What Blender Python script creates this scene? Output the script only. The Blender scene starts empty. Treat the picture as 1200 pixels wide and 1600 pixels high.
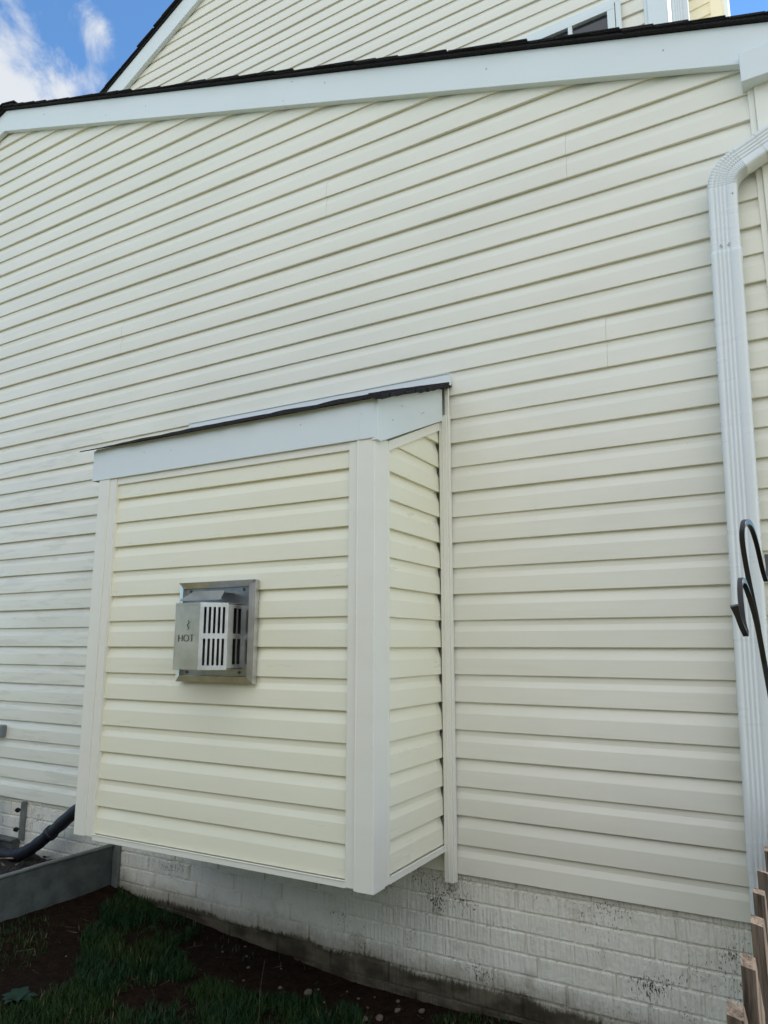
import bpy, bmesh, math, random
from mathutils import Vector, Matrix, noise
random.seed(7)
scene = bpy.context.scene
R = math.radians
def V(*a): return Vector(a)

# ---------------------------------------------------------------- camera, sky, sun, exposure
cam_d = bpy.data.cameras.new('camera'); cam = bpy.data.objects.new('camera', cam_d)
scene.collection.objects.link(cam); scene.camera = cam
Fv = V(-0.49227401, 0.85134677, 0.18131459); Rv = V(0.86581711, 0.50035884, 0.00132574); Uv = V(0.08959369, -0.1576379, 0.98342425)
cam.matrix_world = Matrix(((Rv.x, Uv.x, -Fv.x, 0.0), (Rv.y, Uv.y, -Fv.y, -2.91841601), (Rv.z, Uv.z, -Fv.z, 0.92120972), (0, 0, 0, 1)))
cam_d.sensor_fit = 'VERTICAL'; cam_d.sensor_height = 24.0; cam_d.lens = 1131.8717 / 1600 * 24.0
cam_d.clip_start = 0.05; cam_d.clip_end = 500
scene.render.resolution_x = 768; scene.render.resolution_y = 1024

SUN_EL = 50.0; SUN_AZ = 59.0          # azimuth measured from +Y towards +X
w = bpy.data.worlds.new('World'); scene.world = w; w.use_nodes = True
nt = w.node_tree; nt.nodes.clear()
out = nt.nodes.new('ShaderNodeOutputWorld'); bg = nt.nodes.new('ShaderNodeBackground')
sky = nt.nodes.new('ShaderNodeTexSky'); sky.sky_type = 'NISHITA'; sky.sun_disc = False
sky.sun_elevation = R(SUN_EL); sky.sun_rotation = R(SUN_AZ); sky.air_density = 1.1; sky.dust_density = 0.0; sky.ozone_density = 1.2; sky.altitude = 1500
bg.inputs['Strength'].default_value = 0.12
# clouds: fixed directions in the sky, broken up by noise
tc = nt.nodes.new('ShaderNodeTexCoord')
def wmath(op, a, b=None, c=None):
    n = nt.nodes.new('ShaderNodeMath'); n.operation = op
    for i, v in enumerate((a, b, c)):
        if v is None: continue
        if isinstance(v, (int, float)): n.inputs[i].default_value = v
        else: nt.links.new(v, n.inputs[i])
    return n.outputs[0]
def wvdist(c):
    n = nt.nodes.new('ShaderNodeVectorMath'); n.operation = 'DISTANCE'; nt.links.new(tc.outputs['Generated'], n.inputs[0]); n.inputs[1].default_value = c
    return n.outputs['Value']
ns = nt.nodes.new('ShaderNodeTexNoise'); ns.inputs['Scale'].default_value = 13.0; ns.inputs['Detail'].default_value = 8; ns.inputs['Roughness'].default_value = 0.6; ns.inputs['Distortion'].default_value = 0.35
nt.links.new(tc.outputs['Generated'], ns.inputs['Vector'])
ns2 = nt.nodes.new('ShaderNodeTexNoise'); ns2.inputs['Scale'].default_value = 2.2; ns2.inputs['Detail'].default_value = 4
nt.links.new(tc.outputs['Generated'], ns2.inputs['Vector'])
base = wmath('MULTIPLY', wmath('SUBTRACT', ns2.outputs['Fac'], 0.44), 4.0)
blobs = [((-0.705, 0.385, 0.597), 0.112, 1.35), ((-0.692, 0.352, 0.636), 0.050, 1.1), ((-0.650, 0.445, 0.600), 0.062, 1.35), ((-0.6110, 0.4340, 0.6630), 0.050, 1.75), ((0.1, -0.82, 0.56), 1.05, 2.2), ((0.88, -0.30, 0.36), 0.75, 2.2)]  # last two: unseen cloud banks added behind and to the right as fill light
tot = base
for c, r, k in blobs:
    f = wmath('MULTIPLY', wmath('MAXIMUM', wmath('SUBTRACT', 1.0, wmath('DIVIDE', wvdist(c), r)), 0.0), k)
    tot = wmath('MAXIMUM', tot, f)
# keep a blue window around the gap in the photograph
gap = wmath('MAXIMUM', wmath('SUBTRACT', 1.0, wmath('DIVIDE', wvdist((-0.57, 0.47, 0.675)), 0.13)), 0.0)
tot = wmath('SUBTRACT', tot, wmath('MULTIPLY', gap, 1.6))
gap2 = wmath('MAXIMUM', wmath('SUBTRACT', 1.0, wmath('DIVIDE', wvdist((0.01, 0.75, 0.66)), 0.2)), 0.0)
tot = wmath('SUBTRACT', tot, wmath('MULTIPLY', gap2, 5.0))
tot = wmath('ADD', tot, wmath('MULTIPLY', wmath('SUBTRACT', ns.outputs['Fac'], 0.5), 4.2))
mr = nt.nodes.new('ShaderNodeMapRange'); mr.interpolation_type = 'SMOOTHSTEP'
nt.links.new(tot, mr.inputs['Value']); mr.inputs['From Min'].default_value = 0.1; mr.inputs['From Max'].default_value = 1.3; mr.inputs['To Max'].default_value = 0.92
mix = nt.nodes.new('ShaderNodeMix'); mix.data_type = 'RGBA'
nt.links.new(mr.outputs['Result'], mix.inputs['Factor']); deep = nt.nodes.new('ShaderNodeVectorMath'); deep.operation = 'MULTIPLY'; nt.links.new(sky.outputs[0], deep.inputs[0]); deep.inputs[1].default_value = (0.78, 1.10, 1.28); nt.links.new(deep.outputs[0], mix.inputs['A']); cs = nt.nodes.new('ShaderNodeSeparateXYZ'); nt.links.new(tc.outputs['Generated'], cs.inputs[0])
fill_gain = nt.nodes.new('ShaderNodeMapRange'); nt.links.new(wmath('SUBTRACT', cs.outputs[1], wmath('MULTIPLY', cs.outputs[0], 0.55)), fill_gain.inputs['Value'])     # clouds behind the camera and to the right brightened as added fill
fill_gain.inputs['From Min'].default_value = 0.2; fill_gain.inputs['From Max'].default_value = -0.8; fill_gain.inputs['To Min'].default_value = 4.1; fill_gain.inputs['To Max'].default_value = 7.8
cc = nt.nodes.new('ShaderNodeVectorMath'); cc.operation = 'SCALE'; cc.inputs[0].default_value = (0.97, 1.0, 1.03); nt.links.new(fill_gain.outputs['Result'], cc.inputs['Scale']); nt.links.new(cc.outputs[0], mix.inputs['B'])
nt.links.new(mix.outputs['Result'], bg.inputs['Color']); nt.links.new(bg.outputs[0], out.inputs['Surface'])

sd = bpy.data.lights.new('sun', 'SUN'); sun = bpy.data.objects.new('sun', sd); scene.collection.objects.link(sun)
sd.energy = 4.6; sd.angle = R(0.53); sd.color = (1.0, 0.94, 0.84)
sdir = V(math.sin(R(SUN_AZ)) * math.cos(R(SUN_EL)), math.cos(R(SUN_AZ)) * math.cos(R(SUN_EL)), math.sin(R(SUN_EL)))
sun.rotation_euler = (-sdir).to_track_quat('-Z', 'Y').to_euler(); sun.location = (4, 4, 8)
scene.view_settings.view_transform = 'Standard'; scene.view_settings.look = 'None'; scene.view_settings.gamma = 1
scene.view_settings.exposure = 0.80
scene.render.engine = 'CYCLES'

# ---------------------------------------------------------------- helpers
COL = scene.collection
class MB:
    def __init__(s): s.v = []; s.f = []; s.m = []
    def add(s, verts, faces, mi=0):
        o = len(s.v); s.v += [tuple(p) for p in verts]; s.f += [tuple(i + o for i in f) for f in faces]; s.m += [mi] * len(faces)
    def box(s, x0, x1, y0, y1, z0, z1, mi=0, T=None):
        vs = [V(x, y, z) for z in (z0, z1) for y in (y0, y1) for x in (x0, x1)]
        if T: vs = [T @ p for p in vs]
        s.add(vs, [(0, 2, 3, 1), (4, 5, 7, 6), (0, 1, 5, 4), (1, 3, 7, 5), (3, 2, 6, 7), (2, 0, 4, 6)], mi)
    def prism(s, poly, a, b, axis='x', mi=0):
        # poly in the two other axes, extruded from a to b
        def P(q, t):
            return {'x': (t, q[0], q[1]), 'y': (q[0], t, q[1]), 'z': (q[0], q[1], t)}[axis]
        n = len(poly); vs = [P(q, a) for q in poly] + [P(q, b) for q in poly]
        fs = [(i, (i + 1) % n, (i + 1) % n + n, i + n) for i in range(n)] + [tuple(range(n))[::-1], tuple(range(n, 2 * n))]
        s.add(vs, fs, mi)
    def tube(s, pts, r, n=10, mi=0, cap=True):
        rings = []; pts = [Vector(p) for p in pts]
        up = V(0.1, 0.2, 1).normalized()
        for i, p in enumerate(pts):
            t = (pts[min(i + 1, len(pts) - 1)] - pts[max(i - 1, 0)]).normalized()
            a = t.cross(up)
            if a.length < 1e-3: a = t.cross(V(1, 0, 0))
            a.normalize(); b = t.cross(a)
            rr = r[i] if isinstance(r, (list, tuple)) else r
            rings.append([p + (a * math.cos(q) + b * math.sin(q)) * rr for q in [2 * math.pi * k / n for k in range(n)]])
        vs = [q for rg in rings for q in rg]; fs = []
        for i in range(len(rings) - 1):
            for k in range(n):
                fs.append((i * n + k, i * n + (k + 1) % n, (i + 1) * n + (k + 1) % n, (i + 1) * n + k))
        if cap: fs += [tuple(range(n))[::-1], tuple(range((len(rings) - 1) * n, len(rings) * n))]
        s.add(vs, fs, mi)
    def build(s, name, mat, parent=None, smooth=False, bevel=0, clip=None, fixn=True):
        me = bpy.data.meshes.new(name); me.from_pydata(s.v, [], s.f)
        mats = mat if isinstance(mat, (list, tuple)) else [mat]
        for m in mats: me.materials.append(m)
        me.polygons.foreach_set('material_index', s.m)
        if clip or fixn:
            bm = bmesh.new(); bm.from_mesh(me)
            for co, no in (clip or []):
                bmesh.ops.bisect_plane(bm, geom=bm.verts[:] + bm.edges[:] + bm.faces[:], plane_co=co, plane_no=no, clear_outer=True)
            if fixn: bmesh.ops.recalc_face_normals(bm, faces=bm.faces[:])
            bm.to_mesh(me); bm.free()
        if smooth: me.polygons.foreach_set('use_smooth', [True] * len(me.polygons))
        me.update()
        o = bpy.data.objects.new(name, me); COL.objects.link(o)
        if parent: o.parent = parent
        if bevel:
            b = o.modifiers.new('bevel', 'BEVEL'); b.width = bevel; b.segments = 2; b.limit_method = 'ANGLE'; b.angle_limit = R(40)
        if smooth == 'auto':
            me.polygons.foreach_set('use_smooth', [False] * len(me.polygons))
        return o
def thing(name, label, cat, loc=(0, 0, 0), rz=0, group=None):
    o = bpy.data.objects.new(name, None); COL.objects.link(o); o.location = loc; o.rotation_euler = (0, 0, rz)
    o.empty_display_size = 0.1; tag(o, label, cat, group); return o
def empty(name, parent, loc=(0, 0, 0), rz=0):
    o = bpy.data.objects.new(name, None); COL.objects.link(o); o.parent = parent; o.location = loc; o.rotation_euler = (0, 0, rz); o.empty_display_size = 0.1
    return o
def tag(o, label, cat, group=None):
    o['label'] = label; o['category'] = cat
    if group: o['group'] = group
    return o
def lerp(pts, x):
    if x <= pts[0][0]: return pts[0][1]
    for (a, b), (c, d) in zip(pts, pts[1:]):
        if x <= c: return b + (d - b) * (x - a) / (c - a)
    return pts[-1][1]
def n1(x, s=0.0): return noise.noise(V(x, s, 0.37))

# ---------------------------------------------------------------- materials
class NT:
    def __init__(s, name):
        s.m = bpy.data.materials.new(name); s.m.use_nodes = True; s.t = s.m.node_tree; s.b = s.t.nodes['Principled BSDF']
        s.tc = s.t.nodes.new('ShaderNodeTexCoord'); s.pos = s.tc.outputs['Object']
    def L(s, a, b): s.t.links.new(a, b)
    def map(s, sc, loc=(0, 0, 0)):
        n = s.t.nodes.new('ShaderNodeMapping'); s.L(s.pos, n.inputs[0]); n.inputs['Scale'].default_value = sc; n.inputs['Location'].default_value = loc; return n.outputs[0]
    def noise(s, scale=1, detail=4, sc=(1, 1, 1), rough=0.5, dist=0.0, loc=(0, 0, 0)):
        n = s.t.nodes.new('ShaderNodeTexNoise'); s.L(s.map(sc, loc), n.inputs['Vector']); n.inputs['Scale'].default_value = scale
        n.inputs['Detail'].default_value = detail; n.inputs['Roughness'].default_value = rough; n.inputs['Distortion'].default_value = dist; return n.outputs['Fac']
    def math(s, op, a, b=None, c=None):
        n = s.t.nodes.new('ShaderNodeMath'); n.operation = op
        for i, v in enumerate((a, b, c)):
            if v is None: continue
            if isinstance(v, (int, float)): n.inputs[i].default_value = v
            else: s.L(v, n.inputs[i])
        return n.outputs[0]
    def step(s, v, a, b, lo=0.0, hi=1.0):
        n = s.t.nodes.new('ShaderNodeMapRange'); n.interpolation_type = 'SMOOTHSTEP'; s.L(v, n.inputs['Value'])
        n.inputs['From Min'].default_value = a; n.inputs['From Max'].default_value = b; n.inputs['To Min'].default_value = lo; n.inputs['To Max'].default_value = hi; return n.outputs['Result']
    def mix(s, f, a, b):
        n = s.t.nodes.new('ShaderNodeMix'); n.data_type = 'RGBA'
        if isinstance(f, (int, float)): n.inputs['Factor'].default_value = f
        else: s.L(f, n.inputs['Factor'])
        for k, v in (('A', a), ('B', b)):
            if isinstance(v, tuple): n.inputs[k].default_value = v + (1,) if len(v) == 3 else v
            else: s.L(v, n.inputs[k])
        return n.outputs['Result']
    def color(s, c):
        if isinstance(c, tuple): s.b.inputs['Base Color'].default_value = c + (1,)
        else: s.L(c, s.b.inputs['Base Color'])
    def rough(s, r):
        if isinstance(r, (int, float)): s.b.inputs['Roughness'].default_value = r
        else: s.L(r, s.b.inputs['Roughness'])
    def bump(s, h, strength=0.3, dist=0.01):
        n = s.t.nodes.new('ShaderNodeBump'); s.L(h, n.inputs['Height']); n.inputs['Strength'].default_value = strength; n.inputs['Distance'].default_value = dist
        s.L(n.outputs[0], s.b.inputs['Normal'])
    def xyz(s):
        n = s.t.nodes.new('ShaderNodeSeparateXYZ'); s.L(s.pos, n.inputs[0]); return n.outputs
    def set(s, **k):
        for a, b in k.items(): s.b.inputs[a.replace('_', ' ')].default_value = b

def vinyl(name, c1, c2, rough=0.42, reflect_smear=0.0, spec=0.5, grain=1.0):
    n = NT(name)
    big = n.noise(1.3, 4, (0.8, 1, 2.2), 0.55)
    col = n.mix(n.step(big, 0.3, 0.7), c1, c2)
    if reflect_smear:   # wavy reflections put into the colour as smears along the boards, mostly low left
        sm = n.noise(3.0, 5, (1.0, 1.0, 9.0), 0.6, 0.6, (3, 0, 1.7)); x = n.xyz()
        zone = n.math('MULTIPLY', n.step(x[0], -3.6, -2.9, 1.0, 0.12), n.step(x[2], 2.1, 2.6, 1.0, 0.12)); msk = n.math('MULTIPLY', n.math('MULTIPLY', n.step(sm, 0.52, 0.60), reflect_smear), zone)
        col = n.mix(msk, col, tuple(v * 0.78 for v in c2))
    # thin dirt specks
    sp = n.step(n.noise(90, 2, (1, 1, 1), 0.5), 0.74, 0.80)
    col = n.mix(n.math('MULTIPLY', sp, 0.25), col, (0.25, 0.23, 0.18))
    n.color(col)
    n.rough(n.step(n.noise(2.0, 4, (1, 1, 5), 0.6), 0.3, 0.7, rough - 0.08, rough + 0.12))
    g = n.noise(6, 4, (1.2, 1.2, 30), 0.6, 0.3); f = n.noise(260, 2)
    wvy = n.noise(2.2, 2, (1, 1, 3), 0.4, 0.5, (0, 0, 4)); n.bump(n.math('ADD', n.math('MULTIPLY', wvy, 14.0 * grain), n.math('ADD', n.math('MULTIPLY', g, grain), n.math('MULTIPLY', f, 0.5))), 0.18, 0.0014)
    n.set(Specular_IOR_Level=spec)
    return n.m
M = {}
M['siding'] = vinyl('cream_vinyl', (0.78, 0.765, 0.66), (0.83, 0.81, 0.705), 0.38, 0.5)
M['siding_new_bounce'] = vinyl('new_cream_vinyl_bounce', (0.85, 0.825, 0.65), (0.87, 0.85, 0.69), 0.34)  # newer vinyl, with yellow light bounced off the lawn put into its colour
M['siding_far'] = vinyl('pale_cream_vinyl', (0.79, 0.765, 0.67), (0.82, 0.795, 0.70), 0.45)
M['trim_cream'] = vinyl('cream_trim', (0.83, 0.815, 0.72), (0.845, 0.83, 0.74), 0.38)
M['white'] = vinyl('white_coil', (0.71, 0.775, 0.785), (0.74, 0.80, 0.81), 0.40, grain=0.0)
M['gutter_white'] = vinyl('painted_aluminium', (0.74, 0.785, 0.79), (0.77, 0.81, 0.815), 0.30, grain=0.0)
M['wing'] = vinyl('sunlight_tint_cream', (0.84, 0.78, 0.60), (0.86, 0.80, 0.62), 0.5)  # sunlight on the wing put into a brighter, yellower cream

def mk_shingle():
    n = NT('black_shingle'); a = n.noise(180, 3, (1, 1, 1), 0.7); b = n.noise(6, 3)
    n.color(n.mix(n.step(a, 0.35, 0.7), (0.012, 0.012, 0.014), (0.045, 0.043, 0.045))); n.rough(0.92); n.bump(a, 0.6, 0.003); n.set(Specular_IOR_Level=0.2); return n.m
M['shingle'] = mk_shingle()
M['dark'] = None
n = NT('shadow_black'); n.color((0.01, 0.01, 0.01)); n.rough(0.9); M['dark'] = n.m

def mk_brick():
    n = NT('painted_brick'); x, y, z = n.xyz()
    paint = n.mix(n.step(n.noise(5, 4), 0.3, 0.7), (0.77, 0.745, 0.65), (0.83, 0.805, 0.715))
    grime = n.mix(n.step(n.noise(9, 4, (1, 1, 1)), 0.6, 0.9), paint, (0.50, 0.48, 0.40))
    # flaked specks in vertical rakes, gathered in clusters
    rk = n.noise(1.0, 5, (190, 60, 95), 0.7)
    cl = n.noise(2.6, 3, (1, 1, 1.6), 0.6, 0.4, (5.1, 0, 2.2))
    def cluster(cx, cz, r, sx=1.0):
        dx = n.math('MULTIPLY', n.math('SUBTRACT', x, cx), sx); dz = n.math('SUBTRACT', z, cz)
        d = n.math('SQRT', n.math('ADD', n.math('MULTIPLY', dx, dx), n.math('MULTIPLY', dz, dz)))
        return n.step(d, 0.0, r, 0.088, 0.0)
    add = n.math('MAXIMUM', cluster(-1.43, -0.15, 0.11, 2.0), cluster(-0.60, -0.27, 0.13))
    add = n.math('MAXIMUM', add, cluster(-0.33, -0.12, 0.08)); add = n.math('MAXIMUM', add, cluster(-3.25, -0.30, 0.16, 0.6)); add = n.math('MAXIMUM', add, cluster(-1.95, -0.27, 0.12))
    add = n.math('MAXIMUM', add, cluster(-1.22, -0.36, 0.12, 0.7)); add = n.math('MAXIMUM', add, cluster(-0.45, -0.36, 0.12))
    th = n.math('ADD', n.math('ADD', rk, add), n.math('MULTIPLY', n.math('SUBTRACT', cl, 0.5), 0.55))
    flake = n.step(th, 0.655, 0.70)
    dirtc = n.mix(n.noise(30, 3), (0.06, 0.05, 0.034), (0.17, 0.145, 0.10))
    col = n.mix(flake, grime, dirtc)
    # bare band at the bottom, its edge ragged along the rakes
    ze = n.math('MULTIPLY_ADD', x, -0.022, -0.442)
    e1 = n.math('MULTIPLY', n.math('SUBTRACT', n.noise(2.2, 3, (1, 1, 0.2), 0.6), 0.5), 0.11)
    e2 = n.math('MULTIPLY', n.math('SUBTRACT', n.noise(1.0, 3, (70, 1, 24), 0.75), 0.5), 0.06)
    d = n.math('SUBTRACT', z, n.math('ADD', ze, n.math('ADD', e1, e2)))
    splash = n.math('MULTIPLY', n.step(n.math('ADD', d, n.math('MULTIPLY', n.math('SUBTRACT', n.noise(14, 5, (1, 1, 1), 0.7), 0.5), 0.10)), 0.0, 0.10, 1.0, 0.0), 0.65)
    col = n.mix(splash, col, (0.21, 0.17, 0.115))
    bare = n.step(d, -0.014, 0.010, 1.0, 0.0)
    barec = n.mix(n.step(n.noise(7, 4, (1, 1, 2)), 0.35, 0.65), (0.050, 0.041, 0.026), (0.13, 0.112, 0.078))
    col = n.mix(bare, col, barec)
    n.color(col); n.rough(0.75); n.set(Specular_IOR_Level=0.25)
    h = n.math('ADD', n.math('MULTIPLY', n.noise(1.0, 2, (85, 85, 5), 0.5, 0.2), 1.0), n.math('MULTIPLY', n.noise(60, 3), 0.35))
    h = n.math('SUBTRACT', h, n.math('MULTIPLY', flake, 0.4))
    n.bump(h, 1.0, 0.012); return n.m
M['brick'] = mk_brick()

def mk_metal(name, col, rough, blotch=0.0, brushed=True, metallic=1.0):
    n = NT(name); c = col
    a = n.noise(12, 4, (1, 1, 1), 0.6)
    cc = n.mix(n.step(a, 0.3, 0.7), col, tuple(v * (1 - blotch) for v in col)); n.color(cc)
    b = n.noise(1, 3, (260, 260, 14), 0.6) if brushed else n.noise(50, 3)
    n.rough(n.math('MULTIPLY_ADD', b, 0.25, rough - 0.1)); n.set(Metallic=metallic); n.bump(b, 0.12, 0.001); return n.m
M['steel'] = mk_metal('stainless', (0.44, 0.44, 0.43), 0.30, 0.25)
M['steel_warm_reflect'] = mk_metal('warm_reflect_stainless', (0.78, 0.72, 0.62), 0.36, 0.2)  # same stainless, with the front panel's warm reflection put into the colour
M['steel_bright'] = mk_metal('bright_stainless', (0.60, 0.60, 0.59), 0.36, 0.25)
M['galv'] = mk_metal('weathered_galvanised', (0.16, 0.18, 0.175), 0.6, 0.4, False, 0.35)
M['galv_rim'] = mk_metal('galvanised_rim', (0.25, 0.27, 0.26), 0.5, 0.3, False, 0.4)
M['emboss'] = mk_metal('stamped_steel', (0.14, 0.13, 0.11), 0.5, 0.1)
n = NT('hood_inside'); n.color((0.006, 0.006, 0.006)); n.rough(0.9); M['inside'] = n.m
n = NT('black_iron'); n.color((0.008, 0.008, 0.010)); n.rough(0.42); n.bump(n.noise(120, 3), 0.2, 0.001); M['iron'] = n.m
n = NT('black_foam'); n.color(n.mix(n.noise(20, 3), (0.008, 0.009, 0.014), (0.016, 0.018, 0.026))); n.rough(0.6); n.bump(n.noise(40, 4), 0.5, 0.004); M['foam'] = n.m
n = NT('beige_cable'); n.color((0.30, 0.24, 0.17)); n.rough(0.5); M['cable'] = n.m
n = NT('grey_plastic'); n.color((0.22, 0.24, 0.25)); n.rough(0.5); M['greyp'] = n.m
n = NT('glass_dark'); n.color((0.03, 0.035, 0.045)); n.rough(0.06); n.set(Specular_IOR_Level=0.6); M['glass'] = n.m

def mk_soil():
    n = NT('ground'); x, y, z = n.xyz()
    a = n.noise(22, 6, (1, 1, 1), 0.7); b = n.noise(2.0, 4)
    soil = n.mix(n.step(a, 0.3, 0.7), (0.012, 0.006, 0.003), (0.034, 0.018, 0.010))
    soil = n.mix(n.step(b, 0.4, 0.65, 0, 0.6), soil, (0.014, 0.010, 0.006))
    lawn = n.mix(n.step(n.noise(1.1, 5), 0.35, 0.65), (0.17, 0.155, 0.075), (0.22, 0.195, 0.105))
    m = n.step(n.math('ADD', y, n.math('MULTIPLY', n.math('SUBTRACT', n.noise(1.6, 3), 0.5), 1.0)), -2.4, -1.7, 1.0, 0.0)
    m = n.math('MAXIMUM', m, n.step(n.math('ADD', x, n.math('MULTIPLY', n.math('SUBTRACT', n.noise(1.6, 3), 0.5), 0.6)), 0.35, 0.8))
    n.color(n.mix(m, soil, lawn)); n.rough(0.95); n.bump(n.math('ADD', a, n.noise(70, 4)), 1.0, 0.03); n.set(Specular_IOR_Level=0.1); return n.m
M['ground'] = mk_soil()
def mk_grass(name, a, b):
    n = NT(name); n.color(n.mix(n.step(n.noise(3.0, 3, (1, 1, 0.2)), 0.35, 0.65), a, b)); n.rough(0.6); n.set(Specular_IOR_Level=0.2); return n.m
M['grass'] = mk_grass('grass', (0.010, 0.040, 0.010), (0.026, 0.052, 0.010))
M['grass_dry'] = mk_grass('dry_grass', (0.09, 0.08, 0.045), (0.14, 0.12, 0.07))
M['leaves'] = mk_grass('leaves', (0.045, 0.055, 0.025), (0.07, 0.08, 0.035))
M['weed'] = mk_grass('weed_leaf', (0.014, 0.038, 0.024), (0.02, 0.048, 0.029))
n = NT('stone'); n.color(n.mix(n.noise(40, 4), (0.09, 0.07, 0.055), (0.17, 0.14, 0.115))); n.rough(0.85); n.bump(n.noise(90, 3), 0.4, 0.003); M['stone'] = n.m
n = NT('gravel_debris'); a = n.noise(60, 5, rough=0.7); n.color(n.mix(n.step(a, 0.35, 0.65), (0.010, 0.008, 0.007), (0.06, 0.05, 0.04))); n.rough(0.95); n.bump(a, 1.0, 0.02); M['debris'] = n.m
def mk_wood():
    n = NT('weathered_wood'); a = n.noise(1, 5, (70, 70, 5), 0.7, 0.4); b = n.noise(14, 4)
    c = n.mix(n.step(a, 0.3, 0.68), (0.045, 0.034, 0.027), (0.19, 0.150, 0.118))
    c = n.mix(n.step(b, 0.5, 0.75, 0, 0.6), c, (0.13, 0.11, 0.092))
    n.color(c); n.rough(0.9); n.bump(a, 1.0, 0.006); n.set(Specular_IOR_Level=0.15); return n.m
M['wood'] = mk_wood()

# ---------------------------------------------------------------- siding builder
PITCH = 0.1143
def siding(T, s0, s1, k0, k1, seams=(), wav=0.0007, seed=0.0, step=0.22, end_curl=0.0):
    """T(s, o, z): s along the wall, o outwards, z up. Dutch-lap double courses."""
    mb = MB()
    for k in range(k0, k1):
        z0 = k * PITCH; even = (k % 2 == 0)
        d = 0.0170 if even else 0.0120
        dt = 0.0120 if even else 0.0170            # recess depth at this course's top
        pk = k - (k % 2)
        cuts = sorted([x for (x, kk) in seams if kk == pk and s0 < x < s1])
        ends = [s0] + cuts + [s1]
        for si in range(len(ends) - 1):
            a, b = ends[si], ends[si + 1]; off = 0.0013 if si % 2 else 0.0
            if si > 0: a += 0.0007
            nn = max(2, int((b - a) / step) + 1); ss = [a + (b - a) * i / nn for i in range(nn + 1)]
            prof = [(-d, 0.0016), (-0.0022, 0.0), (-0.0006, 0.0006), (0.0, 0.0022), (-0.0010, 0.036), (-0.0022, 0.0665), (-0.0034, 0.0705), (-0.0096, 0.090), (-dt + 0.0018, 0.108), (-dt + 0.0004, PITCH + 0.0035)]
            rows = []
            for s in ss:
                row = []
                for j, (o, z) in enumerate(prof):
                    wv = wav * (noise.noise(V(s * 1.7, k * 3.1 + seed, j * 0.13)) + 0.5 * noise.noise(V(s * 5.0, k * 7.7 + seed, j * 0.1)))
                    dz = 0.0009 * noise.noise(V(s * 0.8, pk * 2.3 + seed, 5.0)) if j < 4 else 0
                    cu = 0
                    if end_curl and (s1 - s) < 0.03 and 4 <= j <= 8: cu = -end_curl * (j - 3) / 5
                    row.append(T(s, o + off + wv + cu, z0 + z + dz))
                rows.append(row)
            m = len(prof); vs = [p for r in rows for p in r]; fs = []
            for i in range(len(rows) - 1):
                for j in range(m - 1): fs.append((i * m + j, (i + 1) * m + j, (i + 1) * m + j + 1, i * m + j + 1))
            mb.add(vs, fs)
            if off:   # the lapped end of the panel
                for r in (rows[0], rows[-1]):
                    back = [Vector(q) - (Vector(T(0, 1, 0)) - Vector(T(0, 0, 0))) * 0.003 for q in r]
                    mb.add(list(r) + back, [(j, j + 1, m + j + 1, m + j) for j in range(m - 1)])
    return mb

# ---------------------------------------------------------------- the ground
def ground_z(x, y):
    zw = lerp([(-8, -0.30), (-4.6, -0.32), (-3.4, -0.355), (-3.04, -0.42), (-2.4, -0.47), (-1.86, -0.52), (-1.4, -0.52), (-0.9, -0.50), (0, -0.49), (5, -0.5)], x)
    far = -0.50; t = min(1, max(0, (-y - 0.8) / 2.0)); z = zw * (1 - t) + far * t
    if abs(x) < 12 and abs(y) < 12:
        z += 0.012 * noise.noise(V(x * 3, y * 3, 0)) + 0.007 * noise.noise(V(x * 11, y * 11, 1)) + 0.003 * noise.noise(V(x * 35, y * 35, 2))
    return z
def axis(lo, hi, a, b, fine):
    out = []; t = a
    while t < b: out.append(t); t += fine
    g = fine; t = b
    while t < hi: out.append(t); g *= 1.25; t += g
    out.append(hi); g = fine; t = a; pre = []
    while t > lo: g *= 1.25; t -= g; pre.append(max(t, lo))
    return sorted(set(pre)) + out
gx = axis(-80, 80, -4.8, 0.4, 0.03); gy = axis(-80, 80, -2.4, 0.15, 0.03)
mb = MB(); mb.v = [(x, y, ground_z(x, y)) for y in gy for x in gx]; nx = len(gx)
mb.f = [(j * nx + i, j * nx + i + 1, (j + 1) * nx + i + 1, (j + 1) * nx + i) for j in range(len(gy) - 1) for i in range(nx - 1)]; mb.m = [0] * len(mb.f)
g = mb.build('ground', M['ground'], smooth=True); g['kind'] = 'structure'

# ---------------------------------------------------------------- the house
house = thing('house', 'two storey house with cream vinyl lap siding, white rake boards and painted brick base', 'house', (-2.5, 1, -0.5))
def hp(o):     # keep world coordinates under the house empty
    o.matrix_parent_inverse = house.matrix_world.inverted(); return o
bpy.context.view_layer.update()
TW = lambda s, o, z: (s, -o, z)
SE = [(-4.562, 36), (-4.70, 34), (-3.208, 32), (-2.052, 28), (-1.476, 30), (-2.777, 26), (-1.297, 22), (-3.624, 24), (-2.866, 20), (-3.632, 18), (-4.071, 14), (-4.193, 4), (-0.62, 18), (-4.9, 10), (-5.6, 24), (-1.28, 34), (-4.35, 28), (-0.95, 12), (-5.4, 16), (-2.3, 40), (-3.05, 38), (-0.75, 26), (-3.95, 8), (-2.35, 36), (-4.9, 40)]
SLOPE = 0.3335; RX, RZ = -5.12, 4.896      # rake underside line at the peak
nrm_r = V(SLOPE, 0, 1).normalized(); nrm_l = V(-SLOPE, 0, 1).normalized()
m = siding(TW, -10.3, 0.012, 0, 46, SE, 0.0015, 0.0)
hp(m.build('siding', M['siding'], house, smooth=False, clip=[(V(RX, 0, RZ + 0.05), nrm_r), (V(RX, 0, RZ + 0.05), nrm_l)], fixn=False))
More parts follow.
